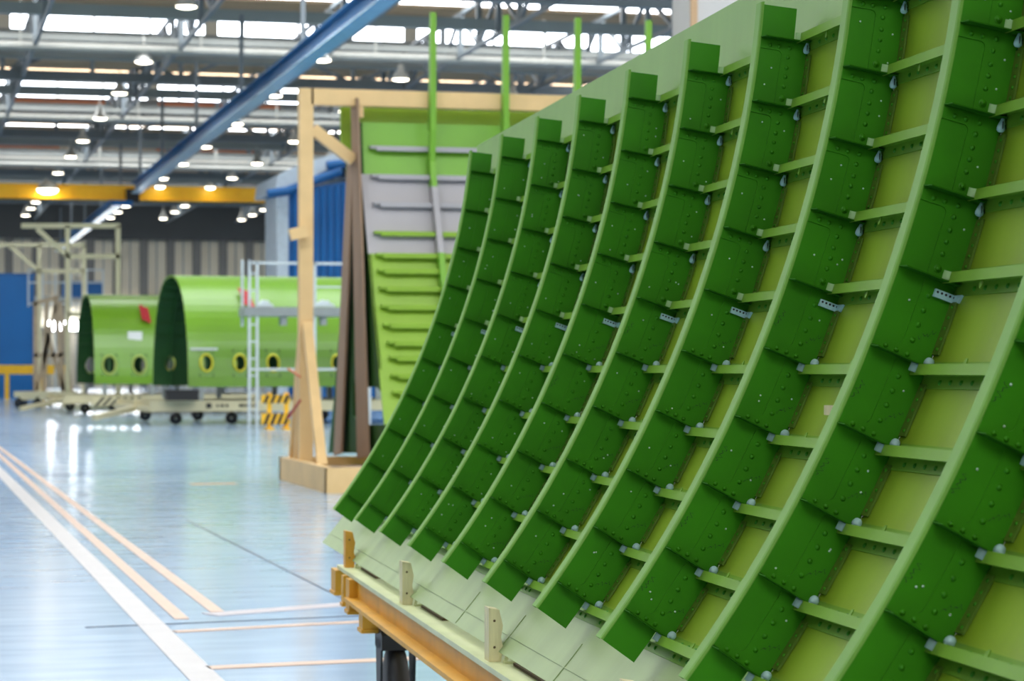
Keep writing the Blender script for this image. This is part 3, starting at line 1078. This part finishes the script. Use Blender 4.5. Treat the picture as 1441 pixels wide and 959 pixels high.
for px, y0, y1, v in ((351, 366, 620, DP), (362, 370, 620, DP), (443, 370, 620, DP), (341, 366, 460, DP + .7), (520, 372, 620, DP), (600, 372, 620, DP)):
    pxb(px, y0, y1, v).build('post', M_STEEL, wp, WB)
for y, w in ((370, .05), (520, .045), (404, .035)):
    a = onv(351 if y != 404 else 443, y, DP); c = onv(602, y, DP)
    t = MB(); t.beam(a, (c.x, DP, a.z), w, w); t.build('rail', M_STEEL, wp, WB)
a = onv(345, 432, DP - .1); c = onv(610, 446, DP - .1)
t = MB(); t.box((a.x, DP - .1, c.z), (c.x, DP + .8, a.z)); t.build('deck', M_GREY, wp, WB)
for px in (400, 456, 540):
    t = MB(); a = onv(px - 4, 446, DP); c = onv(px + 4, 458, DP); t.box((a.x, DP, c.z), (c.x, DP + .3, a.z)); t.build('deck_bracket', M_GREY, wp, WB)
for i in range(9):
    y = 385 + i * 24
    a = onv(351, y, DP); c = onv(362, y, DP); t = MB(); t.beam(a, (c.x, DP, a.z), .03, .03); t.build('rung', M_STEEL, wp, WB)
for px0, px1, lbl in ((362, 384, 'white crumpled cloth on the platform deck near the ladder'), (443, 470, 'white crumpled cloth on the platform deck right of the cream post')):
    a = onv(px0, 432, DP + .2); c = onv(px1, 432, DP + .2)
    t = MB(); n = 8
    zs = [0, .07, .10, .13, .09, .12, .06, .05, 0]
    top_ = [(a.x + (c.x - a.x) * i / n, zs[i]) for i in range(n + 1)]
    t.prism([(x, DP + .05, a.z + .002 + z) for x, z in top_], (0, .3, 0), 0, True)
    tag(t.build('plastic_sheet', mat('sheet_white', (214, 226, 230), .4)), lbl, 'cloth')

# yellow black-striped barrier
DBAR = 43.0
bar = thing('hazard_barrier', 'yellow barrier with black stripes standing under the grey work platform', 'barrier', onf(390, 605) * 1)
bb_ = onf(390, 605); DBAR = bb_.y
for i, (y0, y1) in enumerate(((556, 568), (582, 598))):
    t = MB(); a = onv(368, y1, DBAR); c = onv(408, y0, DBAR); w = (c.x - a.x)
    t.box((a.x, DBAR, a.z), (c.x, DBAR + .04, c.z), 0)
    for k in range(4):
        x = a.x + w * (k + .25) / 4.3; s_ = (c.z - a.z) * .8
        t.prism([(x, DBAR - .012, a.z), (x + .06, DBAR - .012, a.z), (x + .06 + s_ * .5, DBAR - .012, c.z), (x + s_ * .5, DBAR - .012, c.z)], (0, .01, 0), 1)
    t.build('striped_board', [M_HAZY, M_BLACK], bar, tuple(bb_))
for px in (379, 403):
    t = MB(); a = onv(px, 553, DBAR + .06); t.beam((a.x, DBAR + .06, 0), (a.x, DBAR + .06, a.z), .08, .04)
    t.box((a.x - .06, DBAR - .15, 0), (a.x + .06, DBAR + .3, .04)); t.build('leg', M_HAZY, bar, tuple(bb_))

# ================================================================== TALL STANDS AT LEFT
def pxbeam(t, x0, y0, x1, y1, v, w, dv=0.0):
    a = onv(x0, y0, v); c = onv(x1, y1, v)
    a.z = max(a.z, 0.0); c.z = max(c.z, 0.0)
    t.beam(a, c, w, w, up=(0, 1, 0))


DG = 66.0
M_GANT = mat('gantry_cream', (206, 200, 164), .5, var=.06)
g1 = thing('gantry_stand', 'tall pale cream gantry stand with diagonal arm left of the farther shell', 'stand', (onv(95, 560, DG).x, DG, 0)); GB = (onv(95, 560, DG).x, DG, 0)
for nm, c in (('post', (95, 318, 95, 640)), ('post', (166, 318, 166, 640)), ('top_beam', (30, 318, 169, 318)), ('brace', (52, 322, 95, 361)), ('cross_beam', (95, 361, 168, 361)), ('cross_beam', (95, 443, 166, 443))):
    t = MB(); pxbeam(t, *c, DG, .13); t.build(nm, M_GANT, g1, GB)
t = MB(); t.box((GB[0] - .1, DG - .6, 0), (GB[0] + 1.6, DG + .6, .12)); t.build('base_frame', M_GANT, g1, GB)
DG2 = 72.0
g2 = thing('gantry_stand', 'pale gantry stand farther back, its long arm cut by the left picture edge', 'stand', (onv(55, 560, DG2).x, DG2, 0)); GB = (onv(55, 560, DG2).x, DG2, 0)
for nm, c in (('post', (55, 345, 55, 640)), ('post', (118, 345, 118, 640)), ('top_beam', (-60, 345, 120, 345)), ('brace', (14, 347, 55, 382)), ('cross_beam', (55, 382, 118, 382))):
    t = MB(); pxbeam(t, *c, DG2, .12); t.build(nm, M_GANT, g2, GB)
t = MB(); t.box((GB[0] - .6, DG2 - .5, .18), (GB[0] + 1.5, DG2 + .5, .32)); t.build('base_frame', M_GANT, g2, GB)
for x in (-.45, .3, 1.2):
    t = MB(); t.lathe((GB[0] + x, DG2 - .5, .1), [(.02, 0), (.1, .01), (.1, .09), (.02, .1)], 14, 0, (0, 1, 0)); t.beam((GB[0] + x, DG2 - .42, .12), (GB[0] + x, DG2 - .42, .2), .06, .06)
    t.build('wheel', M_BLACK, g2, GB)
DJ = 69.0
M_JIG = mat('trestle_wood', (168, 150, 124), .6, var=.1)
jg = thing('lattice_trestle', 'brownish lattice trestle on a low trolley between the gantry posts', 'trestle', (onv(68, 560, DJ).x, DJ, 0)); JB = (onv(68, 560, DJ).x, DJ, 0)
for nm, c in (('post', (50, 425, 50, 552)), ('post', (66, 425, 62, 552)), ('post', (78, 420, 90, 552)), ('post', (84, 425, 100, 552)), ('top_beam', (46, 428, 82, 418)), ('brace', (52, 550, 78, 430)), ('brace', (90, 550, 66, 470)), ('cross_beam', (48, 500, 96, 500))):
    t = MB(); pxbeam(t, *c, DJ, .12); t.build(nm, M_JIG, jg, JB)
a = onv(20, 552, DJ); c = onv(108, 545, DJ)
t = MB(); t.box((a.x, DJ - .5, .3), (c.x, DJ + .5, .45)); t.build('trolley_bed', M_GANT, jg, JB)
for px in (26, 52, 100):
    x = onv(px, 560, DJ).x
    t = MB(); t.lathe((x, DJ - .4, .13), [(.02, 0), (.13, .01), (.13, .09), (.02, .1)], 14, 0, (0, 1, 0)); t.beam((x, DJ - .3, .15), (x, DJ - .3, .32), .07, .07); t.build('wheel', M_BLACK, jg, JB)
# blue railed platform behind
DR = 84.0
rp_ = thing('railed_platform', 'blue platform with thin handrails seen behind the gantry posts', 'platform', (onv(95, 540, DR).x, DR, 0)); RBs = (onv(95, 540, DR).x, DR, 0)
a = onv(90, 418, DR); c = onv(145, 396, DR)
t = MB(); t.box((a.x, DR, a.z), (c.x, DR + 1, c.z)); t.build('deck', M_BLUE, rp_, RBs)
for px in (40, 60, 78, 100, 122, 145):
    t = MB(); pxbeam(t, px, 380, px, 432 if px not in (78, 145) else 600, DR - .05, .06); t.build('post', M_STEEL, rp_, RBs)
for y in (380, 398, 428):
    t = MB(); pxbeam(t, 40, y, 145, y, DR - .05, .05); t.build('rail', M_STEEL, rp_, RBs)
# blue booth and yellow rail at the far left
DBW = 92.0
bw = thing('blue_booth', 'large plain blue booth wall at the left picture edge', 'booth', (onv(0, 540, DBW).x, DBW, 0)); BB = (onv(0, 540, DBW).x, DBW, 0)
a = onv(-120, 515, DBW); c = onv(48, 388, DBW)
t = MB(); t.box((a.x, DBW, 0), (c.x, DBW + 5, c.z)); t.build('wall_panel', M_BLUE, bw, BB)
t = MB(); t.box((a.x, DBW - .03, c.z - .02), (c.x + .03, DBW + 5.03, c.z + .08)); t.build('roof_edge', M_BLUEC, bw, BB)
for i in range(4):
    x = c.x - .05 - i * 1.25
    t = MB(); t.box((x - .03, DBW - .03, 0), (x + .03, DBW, c.z)); t.build('panel_joint', M_BLUEC, bw, BB)
a = onv(-120, 527, 88); c = onv(98, 514, 88)
yr = thing('guard_rail', 'low yellow guard rail in front of the blue booth', 'rail', (onv(20, 540, 88).x, 88, 0)); YB = (onv(20, 540, 88).x, 88, 0)
t = MB(); t.box((a.x, 88, a.z), (c.x, 88.1, c.z)); t.build('rail', M_HAZY, yr, YB)
for px in (-40, 10, 60, 92):
    x = onv(px, 520, 88).x
    t = MB(); t.box((x - .08, 88.02, 0), (x + .08, 88.12, a.z)); t.build('post', M_HAZY, yr, YB)

# ================================================================== BLUE COVERED MACHINE
DM = 68.0
mc = thing('covered_machine', 'tall blue curtain booth with pale sloping roof behind the cream stand post', 'booth', (onv(470, 540, DM).x, DM, 0)); MBs = (onv(470, 540, DM).x, DM, 0)
a = onv(404, 385, DM); c = onv(640, 262, DM); bz = onv(404, 268, DM).z; cz = onv(640, 232, DM).z
t = MB(); t.prism([(a.x, DM, 0), (c.x, DM, 0), (c.x, DM, cz), (a.x, DM, bz)], (0, 4, 0))
for i in range(24):
    x = a.x + (c.x - a.x) * i / 24
    t.tube((x, DM - .02, .1), (x, DM - .02, bz + (cz - bz) * i / 24 - .1), .07, 8)
t.build('curtain', M_BLUE, mc, MBs)
t = MB(); t.box((a.x - .05, DM, 0), (a.x, DM + 4, bz)); t.build('side_panel', mat('machine_pale', (196, 208, 218), .5), mc, MBs)
col0 = onv(390, 262, DM - .3); col1 = onv(406, 262, DM - .3)
t = MB(); t.box((col0.x, DM - .3, 0), (col1.x, DM + .2, bz)); t.build('column', mat('machine_pale', (196, 208, 218), .5), mc, MBs)
q = [onv(x, y, DM - .25) for x, y in ((388, 268), (391, 246), (420, 232), (470, 216), (642, 180), (642, 238), (470, 234), (430, 254), (404, 268))]
t = MB(); t.prism(q, (0, 4.3, 0)); t.build('sloping_roof', MATS['machine_pale'], mc, MBs)
for x0, y0, x1, y1 in ((376, 273, 404, 269), (404, 269, 480, 240), (460, 233, 520, 226)):
    t = MB(); p = onv(x0, y0, DM - .5); q_ = onv(x1, y1, DM - .5); t.tube(p, q_, .13, 12); t.build('rolled_tarp', M_BLUEC, mc, MBs)

# ================================================================== CRANES AND LAMPS
VC = 93.0
a = onv(-80, 258, VC); c = onv(392, 283, VC)
cr = thing('overhead_crane', 'yellow overhead crane girder spanning the hall below the roof', 'crane', (onv(160, 270, VC).x, VC, onv(160, 283, VC).z)); CRB = (onv(160, 270, VC).x, VC, onv(160, 283, VC).z)
zc0, zc1 = onv(0, 279, VC).z, onv(0, 258, VC).z
x0_, x1_ = -6.0, 19.5
t = MB(); t.box((x0_, VC, zc0), (x1_, VC + .5, zc1)); t.box((x0_, VC - .08, zc1 - .05), (x1_, VC + .58, zc1)); t.box((x0_, VC - .08, zc0), (x1_, VC + .58, zc0 + .05))
for i in range(24):
    x = x0_ + .6 + i * 1.05
    t.box((x - .02, VC - .03, zc0), (x + .02, VC, zc1))
t.build('girder', M_CRANE, cr, CRB)
t = MB(); p = onv(188, 274, VC - .3); t.box((p.x - .28, VC - .35, zc0 - .1), (p.x + .22, VC - .09, zc1 - .15)); t.build('trolley', M_BLACK, cr, CRB)
p = onv(168, 283, VC - .3)
t = MB(); t.box((p.x - .3, VC - .4, zc0 - .22), (p.x + .5, VC + .2, zc0 - .03)); t.build('hoist', M_BLUEC, cr, CRB)
for x in (x0_ + .3, x1_ - .3):                # hangers to the roof
    t = MB(); t.box((x - .1, VC + .1, zc1), (x + .1, VC + .3, EYE + 9.2)); t.build('hanger', M_TRUSS, cr, CRB)


for px, py, sz in ((67, 267, .42), (225, 263, .2), (296, 264, .2)):
    p = onv(px, py, VC - .45)
    lm = thing('girder_lamp', {67: 'large glaring lamp hung on the left half of the yellow crane girder', 225: 'small lamp on the yellow crane girder just right of the blue beam', 296: 'small lamp on the yellow crane girder nearest the cream stand post'}[px], 'lamp', p)
    t = MB(); t.lathe((0, 0, 0), [(sz, 0), (sz * .8, sz * .4), (sz * .3, sz * .8), (.01, sz * .82)], 16); t.beam((0, 0, sz * .7), (0, .38, sz * .7), .06, .06); t.build('shade', M_LAMPSH, lm)
    t = MB(); t.dome((0, 0, .01), (0, 0, -1), sz * .95, sz * .45, 16, 0, 3); t.build('bulb', M_LAMP, lm)


ub = onv(190, 268, 92).x
# both beams run straight along the hall
zb_ = onv(190, 266, 92).z
rA = thing('runway_beam', 'long blue runway beam running from the top edge of the photo to the yellow crane', 'beam', (ub, 68, zb_))
for nm, z0, h, w, m in (('web', 0, .34, .10, M_BLUEB), ('lower_flange', -.19, .04, .36, mat('beam_blue_lit', (150, 190, 214), .25)), ('upper_flange', .19, .04, .36, M_BLUEB)):  # lower flange's pale blue stands in for light off the floor
    t = MB(); t.box((-w / 2, -28, z0 - h / 2), (w / 2, 23.6, z0 + h / 2)); t.build(nm, m, rA)
for y in (-26, -16, -6, 4, 14, 22):
    t = MB(); t.box((-.05, y - .05, .21), (.05, y + .05, EYE + 9.2 - zb_)); t.build('hanger', M_TRUSS, rA)
ub2 = onv(150, 296, 104).x; zb2 = onv(150, 296, 104).z
rBm = thing('runway_beam', 'shorter blue runway beam beyond the yellow crane, running on to the far wall', 'beam', (ub2, 110, zb2))
for nm, z0, h, w, m in (('web', 0, .28, .12, M_BLUEB), ('lower_flange', -.16, .05, .36, MATS['beam_blue_lit']), ('upper_flange', .16, .05, .36, M_BLUEB)):
    t = MB(); t.box((-w / 2, -15, z0 - h / 2), (w / 2, 28, z0 + h / 2)); t.build(nm, m, rBm)
for y in (-13, -3, 7, 17, 26):
    t = MB(); t.box((-.05, y - .05, .18), (.05, y + .05, EYE + 9.0 - zb2)); t.build('hanger', M_TRUSS, rBm)

# high-bay lamps
def make_lamp(loc, label):
    r = thing('high_bay_lamp', label, 'lamp', loc, 0, 'high bay lamps under the roof')
    t = MB(); t.lathe((0, 0, 0), [(.26, 0), (.255, .03), (.20, .14), (.12, .24), (.09, .30), (.09, .44), (.02, .46), (.02, .75)], 16); t.build('shade', M_LAMPSH, r)
    t = MB(); t.dome((0, 0, .02), (0, 0, -1), .245, .06, 16, 0, 3); t.build('bulb', M_LAMP, r)
    return r


proto = None
ROWS = [(6.4, [57, 67.6, 75.5, 83.3, 91.7, 98.6, 107, 116, 121, 126, 131, 137], 'in the leftmost lamp row under the roof'),
        (11.2, [66, 75, 84, 93, 101, 109, 118, 123, 128, 133, 138], 'in the second lamp row from the left'),
        (14.2, [69.8, 79, 90, 100, 108, 117, 122, 127, 132, 138], 'in the third lamp row from the left'),
        (18.7, [74, 84, 94, 104, 112, 120, 124.5, 129, 133.5, 138], 'in the fourth lamp row from the left'),
        (23.4, [80, 92, 104, 116, 121.5, 127, 132.5, 138], 'in the rightmost lamp row under the roof')]
for ri, (u, ds, where) in enumerate(ROWS):
    for i, D in enumerate(ds):
        lab = ('nearest' if i == 0 else 'farthest' if i == len(ds) - 1 else ('second', 'third', 'fourth', 'fifth', 'sixth', 'seventh', 'eighth', 'ninth', 'tenth', 'eleventh', 'twelfth')[i - 1] + ' nearest') + ' glowing bell lamp ' + where
        loc = (u, D, EYE + 8.6)
        if proto is None:
            proto = make_lamp(loc, lab)
        else:
            dup(proto, loc, lab)

# ================================================================== WORLD, CAMERA
w = bpy.data.worlds.new('World'); SC.world = w; w.use_nodes = True
bg = w.node_tree.nodes['Background']; bg.inputs['Color'].default_value = (.75, .85, 1, 1); bg.inputs['Strength'].default_value = 1.0

cam = bpy.data.cameras.new('Camera'); co = bpy.data.objects.new('Camera', cam); COL.objects.link(co)
cam.sensor_width = 36; cam.lens = FPX / 1441 * 36; cam.clip_start = .05; cam.clip_end = 400
co.location = (0, 0, EYE); co.rotation_euler = (PI / 2 + PIT, 0, -YAW)
cam.dof.use_dof = True; cam.dof.focus_distance = 4.25
cam.dof.aperture_fstop = (cam.lens / 1000) / .0084
SC.camera = co
SC.view_settings.view_transform = 'Standard'; SC.view_settings.look = 'None'
SC.view_settings.gamma = 1; SC.view_settings.use_curve_mapping = False
SC.view_settings.exposure = -0.22
SC.cycles.max_bounces = 8; SC.cycles.diffuse_bounces = 5
SC.cycles.use_denoising = True
